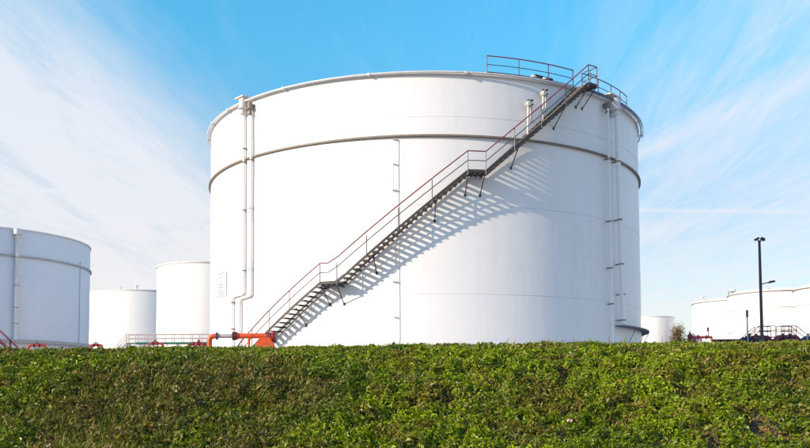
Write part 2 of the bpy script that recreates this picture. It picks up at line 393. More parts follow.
# ---- staircase that winds up the shell
RI, RO = 14.14, 15.0
T0, T1, T2, T3, T4, T5 = (-49.5, .05), (-21.95, zr(5.36)), (-18.32, zr(5.36)), (7.26, zr(10.86)), (10.8, zr(10.86)), (34.8, zr(16.2))
T6_ = (37.4, zr(16.2))
def seg_(a, b2, n): return [(p, z) for p, z in zip(lin(a[0], b2[0], n), lin(a[1], b2[1], n))]
stair = MB()
for rr in (RI, RO):
    path = seg_(T0, T1, 16) + seg_(T1, T2, 4)[1:] + seg_(T2, T3, 16)[1:] + seg_(T3, T4, 4)[1:] + seg_(T4, T5, 16)[1:] + seg_(T5, T6_, 3)[1:]
    stair.sweep(path, rr - .02, rr + .02, -.08, .07)
stair = stair.build('spiral_staircase', M['dark'], big, smooth=25)
tr = MB().box((0, -(RI + RO) / 2, -.10), (.28, RO - RI + .02, .055)).box((0.13, -(RI + RO) / 2, -.10), (.02, RO - RI + .02, .07)).mesh('tread', M['grate'], 0)
for a, b2 in ((T0, T1), (T2, T3), (T4, T5)):
    n = int((b2[1] - a[1]) / .205)
    for i in range(n): 
        f_ = (i + .5) / n; place('tread', tr, stair, (0, 0, a[1] + (b2[1] - a[1]) * f_), R_(a[0] + (b2[0] - a[0]) * f_))
for a, b2 in ((T1, T2), (T3, T4), (T5, T6_)):
    rin = RI if b2 is not T6_ else 13.4
    m = MB().sweep(seg_(a, b2, 5), rin - (.0 if rin == RI else 0), RO - .022, -.03, .03)
    for p in lin(a[0] + .2, b2[0] - .2, 4): m.sweep([(p - .12, a[1]), (p + .12, a[1])], RI + .03, RO - .03, -.14, -.035)
    m.build('landing', M['grate'], stair, smooth=0)
# hand rails follow the nosing line; the top rail is maroon, the middle one slate
def railpath(dz): 
    return [rad(p, RO + .02, z + dz) for p, z in seg_(T0, T1, 18) + seg_(T1, T2, 3)[1:-1] + seg_((T2[0] - 1.2, T2[1] + .0), T3, 18)[1:] + seg_(T3, (T4[0] - .9, T4[1]), 3)[1:] + seg_(T4, T5, 18) + seg_(T5, T6_, 3)[1:]]
MB().tube(railpath(1.0), .032, 8).build('top_rail', M['maroon'], stair)
MB().tube(railpath(.52), .024, 6).build('middle_rail', M['slate'], stair)
def along(ph):
    for a, b2 in ((T0, T1), (T1, T2), (T2, T3), (T3, T4), (T4, T5), (T5, T6_)):
        if a[0] <= ph <= b2[0]: return a[1] + (b2[1] - a[1]) * (ph - a[0]) / (b2[0] - a[0])
pm = MB().tube([(0, -RO - .02, -.18), (0, -RO - .02, 1.0)], .026, 6).mesh('post', M['post'])
for ph in (-49, -44, -39, -34.1, -28.9, -21.95, -18.32, -12.3, -6.1, .36, 7.26, 10.8, 16.7, 22.6, 28.6, 34.8, 37.3): place('rail_post', pm, stair, (0, 0, along(ph)), R_(ph))
# closing rail across the end of the top platform
er = MB()
for dz in (.52, 1.0): er.tube([rad(37.4, RO + .02, T6_[1] + dz), rad(37.4, 14.1, T6_[1] + dz)], .026, 6)
er.tube([rad(37.4, 14.55, T6_[1]), rad(37.4, 14.55, T6_[1] + 1.0)], .026, 6)
er.build('end_rail', M['slate'], stair)
bm2 = MB().tube([(0, -RO + .03, -.16), (0, -R0 - .02, -1.02)], .027, 6).box((0, -R0 - .012, -1.02), (.12, .02, .14)).mesh('brace', M['dark'])
bm3 = MB().tube([(0, -RO + .03, -.16), (0, -R0 - .02, -1.02)], .027, 6).box((0, -R0 - .012, -1.02), (.12, .02, .14)).tube([(0, -R0 - .02, -.14), (0, -RO, -.14)], .035, 6).mesh('brace_with_arm', M['dark'])
for ph in (-42, -35, -27.5, -21.7, -18.4, -11.2, 1.0, 7.4, 10.6, 17.6, 28.4, 35.0, 37.0): place('brace', bm3 if ph in (-21.7, -18.4, 7.4, 10.6, 35.0, 37.0) else bm2, stair, (0, 0, along(ph)), R_(ph))

# ---- guard rails on the roof edge
def roof_rail(a, b2, posts, mat_top):
    g = MB().tube(arc(a, b2, R0 - .05, H0 + 1.02, 24), .03, 8).build('roof_guard_rail', mat_top, big)
    MB().tube(arc(a, b2, R0 - .05, H0 + .56, 24), .022, 6).build('middle_rail', M['slate'], g)
    MB().sweep([(p, H0) for p in lin(a, b2, 24)], R0 - .03, R0 - .01, .02, .17).build('toe_board', M['dark'], g, smooth=30)
    q = MB().tube([(0, -R0 + .05, 0), (0, -R0 + .05, 1.02)], .028, 6).mesh('guard_post', M['slate'])
    for ph in posts: place('rail_post', q, g, (0, 0, H0), R_(ph))
roof_rail(12.5, 34.6, (12.5, 19.9, 27.4, 34.5), M['maroon'])
roof_rail(37.5, 58.6, (37.5, 43.4, 49, 54, 58.6), M['slate'])
# walkway edge plate below the second guard rail
MB().sweep([(p, H0) for p in lin(36, 80, 40)], R0 + .335, R0 + .36, -.10, .05).build('rim_edge_plate', M['slate'], big, smooth=30)
# roof vents behind the rail
for ph, w_ in ((24.9, .36), (28.0, .30)):
    x, y, _ = rad(ph, 13.4, 0); v_ = MB().lathe([(.12, H0), (.12, H0 + .35), (w_ / 2, H0 + .36), (w_ / 2, H0 + .44), (w_ * .3, H0 + .50), (.01, H0 + .52)], 14, (x, y, 0)).build('roof_vent', M['cream'], big)
v_ = MB().tube([rad(25.6, 13.35, H0 + .55), rad(30.5, 13.35, H0 + .50)], .07, 8).tube([rad(30.4, 13.35, H0 + .50), rad(30.5, 13.35, H0)], .07, 8).build('roof_pipe', M['dark'], big)
# pair of foam pourers on the shell left of the stair
for ph, z in ((21.3, 14.75), (25.0, 15.42)):
    m = MB(); c0 = Vector(rad(ph, R0 + .34, zr(z)))
    m.lathe([(.01, -.12), (.11, -.12), (.14, -.08), (.14, .05), (.20, .05), (.20, .09), (.11, .09), (.09, .12), (.01, .12)], 18, (0, 0, 0), 'Y')
    rz = Matrix.Rotation(R_(ph), 3, 'Z'); m.v = [tuple(rz @ Vector(p) + c0) for p in m.v]
    o = m.build('foam_pourer', M['cream'], big)
    MB().tube([rad(ph - .1, R0 + .30, zr(z) - .15), rad(ph - .1, R0 + .30, zr(z) - .4), rad(ph - .1, R0 + .22, zr(along(ph) if False else 0) + along(ph) + .05)], .055, 8).build('riser', M['trim'], o)
    MB().tube([rad(ph + .9, R0 + .20, zr(z) + .30), rad(ph + .9, R0 + .20, zr(z) - .9)], .05, 8).build('side_pipe', M['trim'], o)
    k = MB()
    for dz in (.22, 0): k.box(rad(ph + .8, R0 + .28, zr(z) + dz), (.13, .16, .07), rz)
    k.box(rad(ph, R0 + .28, zr(z) + .20), (.08, .16, .07), rz); k.build('valve_block', M['dark'], o, smooth=0)

# ---- the shaded tank at the left edge
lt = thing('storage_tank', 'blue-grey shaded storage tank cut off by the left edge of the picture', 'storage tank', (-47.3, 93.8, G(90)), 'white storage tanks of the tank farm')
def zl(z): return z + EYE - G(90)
tank_body(lt, 12, zl(16.11), M['shell_shaded'], M['trim'], 160, courses=6, roof_rise=1.0)
MB().sweep([(p, zl(13.37)) for p in lin(0, 360, 161)], 12.003, 12.18, -.09, .09, caps=False).build('wind_girder', M['grey'], lt, smooth=30)
downpipe(lt, [(45, 12.3, zl(15.7)), (45, 12.3, zl(4.9))], .22, M['trim'], [(45, zl(z), 12) for z in (13.2, 10.4, 8.2, 6.6)])
foam_box(lt, 45, 12, zl(15.75), .8, .6, .5, cap=False)
MB().tube([rad(86, 12.04, zl(13.9)), rad(86, 12.04, zl(5.0))], .025, 6).build('gauge_conduit', M['grey'], lt)
MB().sweep([(p, zl(4.86)) for p in lin(38, 130, 60)], 12.003, 12.5, -.16, .16).build('base_ledge', M['grey'], lt, smooth=30)

# ---- tanks farther off
def far_tank(label, C, R, top, mat, cap='curb', yb=None, dome=0.6, ringz=()):
    g = G(C[1]); H = top + EYE - g
    o = thing('storage_tank', label, 'storage tank', (C[0], C[1], g), 'white storage tanks of the tank farm')
    tank_body(o, R, H, mat, M['girder'] if cap == 'brown' else M['trim'], 96, courses=6, roof_rise=dome, dome=dome > .9)
    for z in ringz: MB().sweep([(p, H * z) for p in lin(0, 360, 97)], R + .003, R + .10, -.05, .05, caps=False).build('wind_girder', M['trim'], o, smooth=30)
    return o, H
t2, h2 = far_tank('wide low white tank seen between the blue-grey tank and its taller neighbour', (-41.3, 138.0), 9.4, 15.0, M['shell_plain'], dome=.4)
t3, h3 = far_tank('plain white tank partly hidden behind the left side of the huge tank', (-19.3, 85.6), 5.3, 12.0, M['shell_plain'], dome=.4)
t4, h4 = far_tank('small distant tank, half lit half blue, just right of the huge tank', (42.38, 149.47), 4.36, 12.0, M['shell'], dome=.3)
t5, h5 = far_tank('leftmost of the three domed white tanks on the right', (55.94, 144.66), 7.09, 14.0, M['shell_plain'], 'brown', dome=1.0)
t6, h6 = far_tank('middle one of the three domed white tanks, behind the tall lamp post', (51.0, 117.6), 6.3, 12.5, M['shell_plain'], 'brown', dome=.95, ringz=(.80, .52))
t7, h7 = far_tank('nearest domed white tank, cut off by the right edge of the picture', (50.0, 97.9), 5.1, 11.05, M['shell_plain'], 'brown', dome=.95, ringz=(.80, .50))
for (o, h, x, y, s) in ((t2, h2, -1.9, -8.2, .5), (t2, h2, .6, -8.2, .8), (t3, h3, -4.8, -1.2, .4), (t5, h5, -6.4, -2, 1.1), (t6, h6, -4.6, 3.6, 1.3), (t6, h6, -3.2, -5.0, .5)):
    m = MB().lathe([(.12 * s + .05, h - .1), (.12 * s + .05, h + s * .7), (.35 * s, h + s * .72), (.35 * s, h + s * .95), (.01, h + s * 1.05)], 10, (x, y, 0)); m.build('roof_vent', M['trim'], o)
# railed hatch platform on the middle tank's roof edge
hp = MB()
for dx in (-.7, 0, .7):
    hp.tube([(-4.9 + dx, 3.2, h6 - .3), (-4.9 + dx, 3.2, h6 + 1.5)], .07, 6)
hp.tube([(-5.6, 3.2, h6 + 1.5), (-4.2, 3.2, h6 + 1.5)], .07, 6).tube([(-5.6, 3.2, h6 + .9), (-4.2, 3.2, h6 + .9)], .06, 6).box((-4.9, 3.0, h6 + .35), (1.1, .6, .5))
hp.v = [(-4.9 + (a + 4.9) * .6, b2 , h6 + (c_ - h6) * .6) for a, b2, c_ in hp.v]
hp.build('hatch_railing', M['post'], t6)
MB().tube([rad(-2, 6.42, h6 - .5), rad(-2, 6.42, .3)], .06, 6).build('gauge_conduit', M['trim'], t6)

# ------------------------------------------------------------------ lamp post
lp = thing('lamp_post', 'tall dark lamp post with twin floodlights on top and one side lamp', 'lamp post', (24.95, 60, G(60)))
hl = 10.25 + EYE - G(60)
MB().lathe([(.19, 0), (.19, .5), (.13, .6), (.085, hl), (.01, hl)], 12).build('pole', M['pole'], lp)
for s_ in (-1, 1):
    mt = Matrix.Rotation(s_ * .45, 3, 'Y')
    MB().tube([(0, 0, hl - .15), (s_ * .17, -.05, hl + .02)], .035, 6).box((s_ * .20, -.08, hl + .09), (.26, .30, .14), mt).box((s_ * .23, -.08, hl + .01), (.22, .26, .05), mt).build('floodlight', M['pole'], lp, smooth=0)
hA = 7.2 + EYE - G(60)
arm = MB().tube([(0, 0, hA - .05), (.45, 0, hA + .05), (.65, 0, hA + .08)], .035, 6).build('lamp_arm', M['pole'], lp)
lh = MB(); mt = Matrix.Rotation(-.18, 3, 'Y'); lh.box((.78, 0, hA + .12), (.46, .2, .09), mt).box((.80, 0, hA + .18), (.32, .16, .04), mt); lh.build('lamp_head', M['pole'], arm, smooth=0)
MB().box((.78, 0, hA + .055), (.36, .16, .03), mt).build('lens', M['glass'], arm, smooth=0)
pp = thing('marker_post', 'short thin grey post standing left of the tall lamp post', 'post', (23.95, 60, G(60)))
MB().tube([(0, 0, 0), (0, 0, 5.2 + EYE - G(60))], .05, 8).build('rod', M['grey'], pp)
MB().box((0, 0, 5.1 + EYE - G(60)), (.14, .14, .5)).build('tip', M['post'], pp, smooth=0)

# ------------------------------------------------------------------ stair crossings over the pipe runs
def crossing(label, x0, x1, y, zf, left=None, right=None, wdt=1.0, mat='maroon', group='railed stair crossings', posts=3, hr=1.0, deck='grey', rr=.035):
    """deck from x0 to x1 at height zf (above eye), stairs running down to left / right by the given length"""
    g = G(y); h = zf + EYE - g
    o = thing('stair_crossing', label, 'walkway', (0, y, g), group)
    MB().box(((x0 + x1) / 2, 0, h), (x1 - x0, wdt, .08)).build('deck', M[deck], o, smooth=0)
    ends = []
    if left: ends.append((x0, -1, left))
    if right: ends.append((x1, 1, right))
    for xe, s_, ln in ends:
        sl_ = h / ln if ln < h * 1.3 else None
        n = max(4, int(h / .22)); L = ln
        st_ = MB()
        for yy in (-wdt / 2, wdt / 2): st_.tube([(xe, yy, h - .05), (xe + s_ * L, yy, .05)], .06, 4)
        q = st_.build('stringer', M[mat], o, smooth=0)
        for i in range(1, n): MB().box((xe + s_ * L * i / n, 0, h * (1 - i / n)), (.25, wdt - .1, .04)).build('tread', M[deck], q, smooth=0)
    for yy in (-wdt / 2, wdt / 2):
        a = [(x0, yy), (x1, yy)]
        for hz_ in (hr, hr * .55):
            pts = []
            if left: pts.append((x0 - left, yy, hz_))
            pts += [(x0, yy, h + hz_), (x1, yy, h + hz_)]
            if right: pts.append((x1 + right, yy, hz_))
            MB().tube(pts, rr, 6).build('hand_rail', M[mat], o)
        for x in lin(x0, x1, posts): MB().tube([(x, yy, h), (x, yy, h + hr)], rr, 6).build('rail_post', M[mat], o)
        for xe, s_, ln in ends:
            for f_ in (.33, .66, 1.0):
                MB().tube([(xe + s_ * ln * f_, yy, h * (1 - f_)), (xe + s_ * ln * f_, yy, h * (1 - f_) + hr)], rr, 6).build('rail_post', M[mat], o)
        for x in (x0 + .1, x1 - .1): MB().tube([(x, yy, 0), (x, yy, h - .04)], .05, 6).build('leg', M[deck], o)
    return o
crossing('maroon railed stair crossing behind the lamp post, steps going down leftwards', 32.0, 33.45, 78, 4.45, left=3.3, posts=3)
crossing('maroon railed stair crossing right of the lamp post, steps running down rightwards', 33.95, 35.3, 77.9, 4.45, right=3.3, posts=3)
crossing('long pale railed walkway in front of the white tanks at left', -25.2, -16.9, 78, 4.18, left=2.2, posts=11, mat='pale', deck='teal', rr=.035, hr=.8, wdt=.8)
crossing('dark maroon stair rails coming down at the far left edge', -19.5, -18.1, 35, 2.7, right=2.7, posts=2, hr=1.0)

# ------------------------------------------------------------------ pipework
def elbow_run(pts, r, k=8, rad_f=2.0):
    pts = [Vector(p) for p in pts]; q = [pts[0]]
    for i in range(1, len(pts) - 1):
        a = (pts[i - 1] - pts[i]).normalized(); c_ = (pts[i + 1] - pts[i]).normalized(); d = rad_f * r
        for s_ in lin(0, 1, 6): q.append(pts[i] + a * d * (1 - s_) ** 2 + c_ * d * s_ ** 2)
    return q + [pts[-1]]
def flange(c, r, th, axis, mat, parent):
    return MB().lathe([(.01, -th / 2), (r, -th / 2), (r, th / 2), (.01, th / 2)], 20, c, axis).build('flange', M[mat], parent)
Yp = 34; gp = G(Yp)
op = thing('fire_pipe', 'bright orange pipe with a grey section, standing before the foot of the huge tank', 'pipe', (0, Yp, gp))
zp = 2.10 + EYE - gp
MB().tube(elbow_run([(-7.74, 0, 0), (-7.74, 0, zp), (-7.42, 0, zp)], .10), .10, 14).build('riser', M['orange'], op)
MB().tube([(-7.42, 0, zp), (-6.80, 0, zp)], .085, 14).build('grey_spool', M['grey'], op)
MB().tube([(-6.70, 0, zp), (-5.50, 0, zp)], .105, 14).build('main_run', M['orange'], op)
flange((-7.44, 0, zp), .15, .06, 'X', 'deep', op); flange((-6.79, 0, zp), .17, .07, 'X', 'deep', op); flange((-6.70, 0, zp), .17, .07, 'X', 'deep', op)
flange((-6.62, 0, zp), .14, .05, 'X', 'orange', op)
MB().tube([(-6.18, 0, 0), (-6.18, 0, zp - .09)], .05, 10).build('stand', M['orange'], op)
bs = MB()
for yy in (-.16, .16): bs.add([(-6.06, yy - .01, zp - .62), (-5.06, yy - .01, zp - .62), (-5.32, yy - .01, zp - .06), (-5.72, yy - .01, zp - .06), (-6.06, yy + .01, zp - .62), (-5.06, yy + .01, zp - .62), (-5.32, yy + .01, zp - .06), (-5.72, yy + .01, zp - .06)], [(0, 1, 2, 3), (7, 6, 5, 4), (0, 4, 5, 1), (1, 5, 6, 2), (2, 6, 7, 3), (3, 7, 4, 0)])
bs.add([(-6.06, -.15, zp - .62), (-6.06, .15, zp - .62), (-5.72, .15, zp - .06), (-5.72, -.15, zp - .06)], [(0, 1, 2, 3)])
bs.add([(-5.06, -.15, zp - .62), (-5.06, .15, zp - .62), (-5.32, .15, zp - .06), (-5.32, -.15, zp - .06)], [(0, 3, 2, 1)])
bs.build('support_saddle', M['orange'], op, smooth=0)
MB().box((-5.56, 0, (zp - .63) / 2 - .1), (1.2, .6, zp - .43)).build('plinth', M['grey'], op, smooth=0)
MB().lathe([(.01, -5.52), (.13, -5.52), (.16, -5.46), (.16, -5.30), (.12, -5.28), (.12, -5.20), (.01, -5.20)], 18, (0, 0, zp - .02), 'X').build('valve_body', M['deep'], op)
MB().lathe([(.01, -5.19), (.22, -5.19), (.22, -5.10), (.10, -5.09), (.01, -5.09)], 20, (0, 0, zp - .06), 'X').build('blind_flange', M['deep'], op)
flange((-5.24, 0, zp - .02), .20, .05, 'X', 'orange', op)

def valve_hump(label, x0, x1, y, z, mat='red', dark='deep', group='red pipe bends peeping over the bank', r=.11, bonnet=True):
    g = G(y); h = z + EYE - g; o = thing('pipe_bend', label, 'pipe', (x0, y, g), group); L = x1 - x0
    MB().tube(elbow_run([(0, 0, 0), (0, 0, h), (L, 0, h), (L, 0, 0)], r, rad_f=2.4), r, 10).build('bend', M[mat], o)
    for fx in (.32, .62): flange((L * fx, 0, h), r * 1.7, r * .6, 'X', dark, o)
    if bonnet:
        MB().lathe([(r * .6, h), (r * .6, h + r * 2.2), (r * 1.0, h + r * 2.2), (r * 1.0, h + r * 2.7), (.01, h + r * 2.7)], 10, (L * .47, 0, 0)).build('bonnet', M[dark], o)
    return o
valve_hump('red valve and pipe bend in front of the blue-grey tank, left of two', -26.3, -25.1, 60, 3.12, r=.085)
valve_hump('red pipe bend with dark valve at the right foot of the blue-grey tank', -22.0, -21.15, 60, 3.12, r=.085)
valve_hump('small red pipe bend below the left end of the pale walkway', -21.5, -20.3, 72, 3.85, r=.11)
valve_hump('low dark purple pipe bend under the middle of the pale walkway', -18.2, -16.6, 72, 3.78, mat='deep', r=.12, bonnet=False)
valve_hump('red standing pipe bend just left of the orange pipe riser', -14.6, -14.2, 60, 3.25, r=.08)
# green pipe line under the walkway
gl = thing('pipe_line', 'long teal green pipe running below the pale walkway at left', 'pipe', (-19.6, 74, G(74)))
hh = 3.97 + EYE - G(74); MB().tube([(-3.6, 0, hh), (5.2, 0, hh)], .10, 10).build('run', M['teal'], gl)
for x in (-3.2, 0, 3.2): MB().box((x, 0, (hh - .1) / 2), (.2, .25, hh - .1)).build('pipe_stand', M['grey'], gl, smooth=0)

# maroon frame of pipes to the right of the small distant tank
mf = thing('pipe_manifold', 'dark maroon three-legged pipe frame with an upright spindle, below the leftmost domed tank', 'pipe', (16.6, 50, G(50)))
hm = 2.88 + EYE - G(50)
MB().tube([(-.05, 0, hm), (1.28, 0, hm)], .075, 10).build('cross_pipe', M['maroon'], mf)
for x in (.28, .62, 1.26): MB().tube([(x, 0, 0), (x, 0, hm)], .055, 8).build('leg', M['maroon'], mf)
MB().lathe([(.01, hm - .12), (.13, hm - .12), (.15, hm), (.13, hm + .16), (.05, hm + .2), (.05, hm + .28), (.01, hm + .28)], 12).build('valve_body', M['deep'], mf)
sp = MB().tube([(1.06, 0, hm), (1.06, 0, hm + .48)], .03, 8).build('spindle', M['post'], mf)
MB().box((1.06, 0, hm + .46), (.10, .08, .22)).build('indicator', M['deep'], sp, smooth=0)
flange((.45, 0, hm), .12, .06, 'X', 'deep', mf); flange((.95, 0, hm), .12, .06, 'X', 'deep', mf)

# row of valves and bends under the two crossings
Yv = 62
valve_hump('dark navy pipe bend at the left foot of the lamp post crossing', 24.2, 25.6, Yv, 3.42, 'navy', 'deep', 'valve row beside the right crossings', .15)
valve_hump('maroon arched pipe with flanges directly under the lamp post', 25.4, 26.9, Yv + 1.2, 3.62, 'maroon', 'deep', 'valve row beside the right crossings', .14, bonnet=False)
valve_hump('dark maroon arched pipe between the two stair crossings', 27.0, 28.7, Yv + .6, 3.60, 'maroon', 'navy', 'valve row beside the right crossings', .15, bonnet=False)
valve_hump('navy valve with pale bonnet at the right crossing foot', 28.6, 29.7, Yv, 3.42, 'navy', 'grey', 'valve row beside the right crossings', .14)
rl = thing('pipe_line', 'low dark red pipe line running along the foot of the right crossings', 'pipe', (26.5, 64, G(64)))
hh = 3.42 + EYE - G(64); MB().tube([(-3.6, 0, hh), (5.5, 0, hh)], .12, 10).build('run', M['deep'], rl)
for x in (-3.2, 0, 2.6, 5.2): MB().box((x, 0, (hh - .12) / 2), (.2, .25, hh - .12)).build('pipe_stand', M['grey'], rl, smooth=0)

# ------------------------------------------------------------------ vegetation
def leaf_mat(name, trans=.35, rough=.5):
    m = bpy.data.materials.new(name); m.use_nodes = True; t = NT(m.node_tree); t.N.clear()
    at = t.n('ShaderNodeAttribute', attribute_name='tone').outputs['Color']
    p = t.n('ShaderNodeBsdfPrincipled', {'Base Color': at, 'Roughness': rough, 'Specular IOR Level': .35})
    tr_ = t.n('ShaderNodeBsdfTranslucent', {'Color': t.mix(1.0, at, (1.25, 1.15, .35), 'MULTIPLY')})
    mx = t.n('ShaderNodeMixShader', {0: trans, 1: p.outputs[0], 2: tr_.outputs[0]})
    t.n('ShaderNodeOutputMaterial', {0: mx.outputs[0]}); return m
LEAF = leaf_mat('leaf', .22, .42); BLADE = leaf_mat('grass_blade', .3, .6)

def frames(nrm):
    a = rng.normal(size=nrm.shape); a -= (a * nrm).sum(1, keepdims=True) * nrm; a /= np.linalg.norm(a, axis=1, keepdims=True)
    return a, np.cross(nrm, a)
def leaves_mesh(name, P, nrm, length, width, tone, mat, fold=.25):
    """one folded kite per point: stalk end, left, tip, right"""
    d, s_ = frames(nrm); L = length[:, None]; Wd = width[:, None]
    v0 = P - d * L * .5; v2 = P + d * L * .5 - nrm * L * .12
    v1 = P - d * L * .08 - s_ * Wd * .5 + nrm * Wd * fold; v3 = P - d * L * .08 + s_ * Wd * .5 + nrm * Wd * fold
    V = np.stack([v0, v1, v2, v3], 1).reshape(-1, 3); i = np.arange(len(P))[:, None] * 4
    F = np.concatenate([np.concatenate([i, i + 2, i + 1], 1), np.concatenate([i, i + 3, i + 2], 1)])
    me = np_mesh(name, V, F, mat, False)
    ca = me.color_attributes.new('tone', 'FLOAT_COLOR', 'POINT'); c4 = np.ones((len(V), 4), np.float32); c4[:, :3] = np.repeat(tone, 4, 0); ca.data.foreach_set('color', c4.ravel())
    return me

def px2bank(px, py):
    """approximate spot on the bank of a place noted on the photograph (810 wide)"""
    y = 10.5 + (448 - py) / 103 * 4.0 - .9 * ((448 - py) / 103) * (1 - (448 - py) / 103); return (px - 405) / 860 * y, y
bare = [(683, 339, 9, 2), (705, 362, 14, 3), (682, 391, 11, 4), (752, 393, 8, 5), (757, 423, 8, 6), (775, 437, 26, 4), (410, 382, 14, 3), (305, 380, 20, 3), (268, 379, 10, 3),
        (440, 364, 8, 3), (80, 437, 30, 9), (545, 363, 12, 3), (560, 372, 8, 3), (640, 372, 8, 3), (90, 446, 20, 8), (430, 345, 5, 2), (520, 436, 14, 4), (612, 414, 10, 3), (708, 441, 10, 4)]
holes = [(677, 395, 6, 4), (751, 430, 6, 6), (608, 416, 4, 3), (300, 410, 5, 4), (180, 395, 6, 4), (490, 407, 4, 3), (560, 432, 5, 4)]
olive = [(150, 400, 110, 38), (95, 430, 60, 24), (230, 395, 60, 30), (250, 430, 40, 20), (300, 400, 40, 20)]
bright = [(35, 405, 40, 14), (15, 375, 30, 10), (190, 436, 60, 9), (500, 395, 110, 40), (640, 400, 60, 30), (250, 350, 30, 4), (560, 350, 60, 8), (760, 365, 50, 14)]
def spots(x, y, lst):
    m = np.zeros_like(x)
    for px, py, rx, ry in lst:
        cx, cy = px2bank(px, py); ax = rx / 860 * cy; ay = max(ry, 2.0) / 103 * 4.4
        jx = (fbm(x * 2.3, y * 2.3, 21, 3) - .5) * 1.2; d = np.sqrt(((x - cx) / ax) ** 2 + ((y - cy) / ay) ** 2) + jx
        m = np.maximum(m, np.clip(1.5 - d, 0, 1))
    return m
def surf(x, y):
    e = .03; z = ground_z(x, y); zx = ground_z(x + e, y) - z; zy = ground_z(x, y + e) - z
    n = np.stack([-zx / e, -zy / e, np.ones_like(z)], 1); return z, n / np.linalg.norm(n, axis=1, keepdims=True)

def cover_patch(n, x0, x1, y0, y1, size, seed_off=0):
    x = rng.uniform(x0, x1, n); y = rng.uniform(y0, y1, n)
    b_ = spots(x, y, bare); ho = spots(x, y, holes)
    thin = fbm(x * 1.7, y * 1.7, 31, 4)
    keep = rng.random(n) > np.clip(b_ * .80 + ho * 1.3 + np.clip((thin - .60) * 4, 0, .5), 0, .985)
    x, y, b_ = x[keep], y[keep], b_[keep]; n = len(x)
    z, nr = surf(x, y)
    clump = fbm(x * 7.0, y * 8.5, 41, 2); big_ = fbm(x * 1.3, y * 1.3, 51, 3)
    hcan = (.01 + .36 * np.clip(clump - .32, 0, 1) + .06 * big_) * (1 - .6 * b_) * (1 - .5 * np.clip((y - 13.2) / 1.2, 0, 1))
    k2 = rng.random(n) > np.clip((.43 - clump) * 5, 0, .85); x, y, z, b_, nr, clump, big_, hcan = (q[k2] for q in (x, y, z, b_, nr, clump, big_, hcan)); n = len(x)
    u_ = rng.random(n) ** .5
    P = np.stack([x, y, z], 1) + nr * (hcan * u_)[:, None]
    # leaf normals: bank normal, leaning out of each little mound, plus scatter
    e = .04; gx = (fbm((x + e) * 7.0, y * 8.5, 41, 2) - clump) / e; gy = (fbm(x * 7.0, (y + e) * 8.5, 41, 2) - clump) / e
    nn = nr + np.stack([-gx, -gy, 0 * gx], 1) * .26 + rng.normal(size=(n, 3)) * .50; nn[:, 2] = np.abs(nn[:, 2]) * .9 + .05
    nn /= np.linalg.norm(nn, axis=1, keepdims=True)
    ln = size * rng.choice([.62, .9, 1.15, 1.5], n, p=[.35, .33, .22, .10]) * rng.uniform(.8, 1.2, n) * (1 + .35 * (big_ - .5)); wd = ln * rng.uniform(.5, .8, n)
    # colour kinds
    ol = np.clip(spots(x, y, olive) * 1.2, 0, 1); br = spots(x, y, bright)
    pat = fbm(x * .8 + 5, y * 1.0, 61, 4)
    g0 = np.array([.082, .145, .003]); g1 = np.array([.238, .315, .004]); g2 = np.array([.128, .118, .022]); dry = np.array([.34, .25, .10]); pink = np.array([.34, .15, .07])
    f1 = np.clip(.45 + (pat - .5) * 1.8 + br * .25 - ol * .4 + rng.normal(size=n) * .28, 0, 1)[:, None]
    tone = g0 * (1 - f1) + g1 * f1
    f2 = np.clip(ol * .75 + (.36 - pat) * 1.2 + rng.normal(size=n) * .2, 0, .9)[:, None]
    tone = tone * (1 - f2) + g2 * f2
    r = rng.random(n); pd = .03 + .10 * ol + .45 * b_ + .10 * np.clip(fbm(x * 2.2, y * 2.2, 71, 3) - .55, 0, 1) * 4
    isd = r < pd; tone[isd] = dry * rng.uniform(.45, 1.1, (isd.sum(), 1))
    isp = (r > 1 - (.008 + .35 * b_ + .05 * ol + .25 * np.clip(fbm(x * 1.9, y * 2.1, 91, 4) - .58, 0, 1))); tone[isp] = pink * rng.uniform(.5, 1.15, (isp.sum(), 1))
    brn = np.clip((fbm(x * 1.6, y * 2.4, 95, 4) - np.interp(x, [-3, 0], [.52, .57])) * 5, 0, .6)[:, None]; tone = tone * (1 - brn) + np.array([.19, .125, .025]) * brn
    tone *= rng.uniform(.60, 1.40, (n, 1))
    return P, nn, ln, wd, np.clip(tone, 0, 1)
parts = [cover_patch(600000, -10.2, 10.2, 9.3, 16.2, .052), cover_patch(30000, -20, -10.2, 9.3, 16.2, .13), cover_patch(30000, 10.2, 20, 9.3, 16.2, .13)]
P, nn, ln, wd, tone = (np.concatenate([q[i] for q in parts]) for i in range(5))
tag(place('ground_cover', leaves_mesh('ground_cover', P, nn, ln, wd, tone, LEAF)), 'dense low green leafy ground cover carpeting the whole bank', 'plants', kind='stuff')

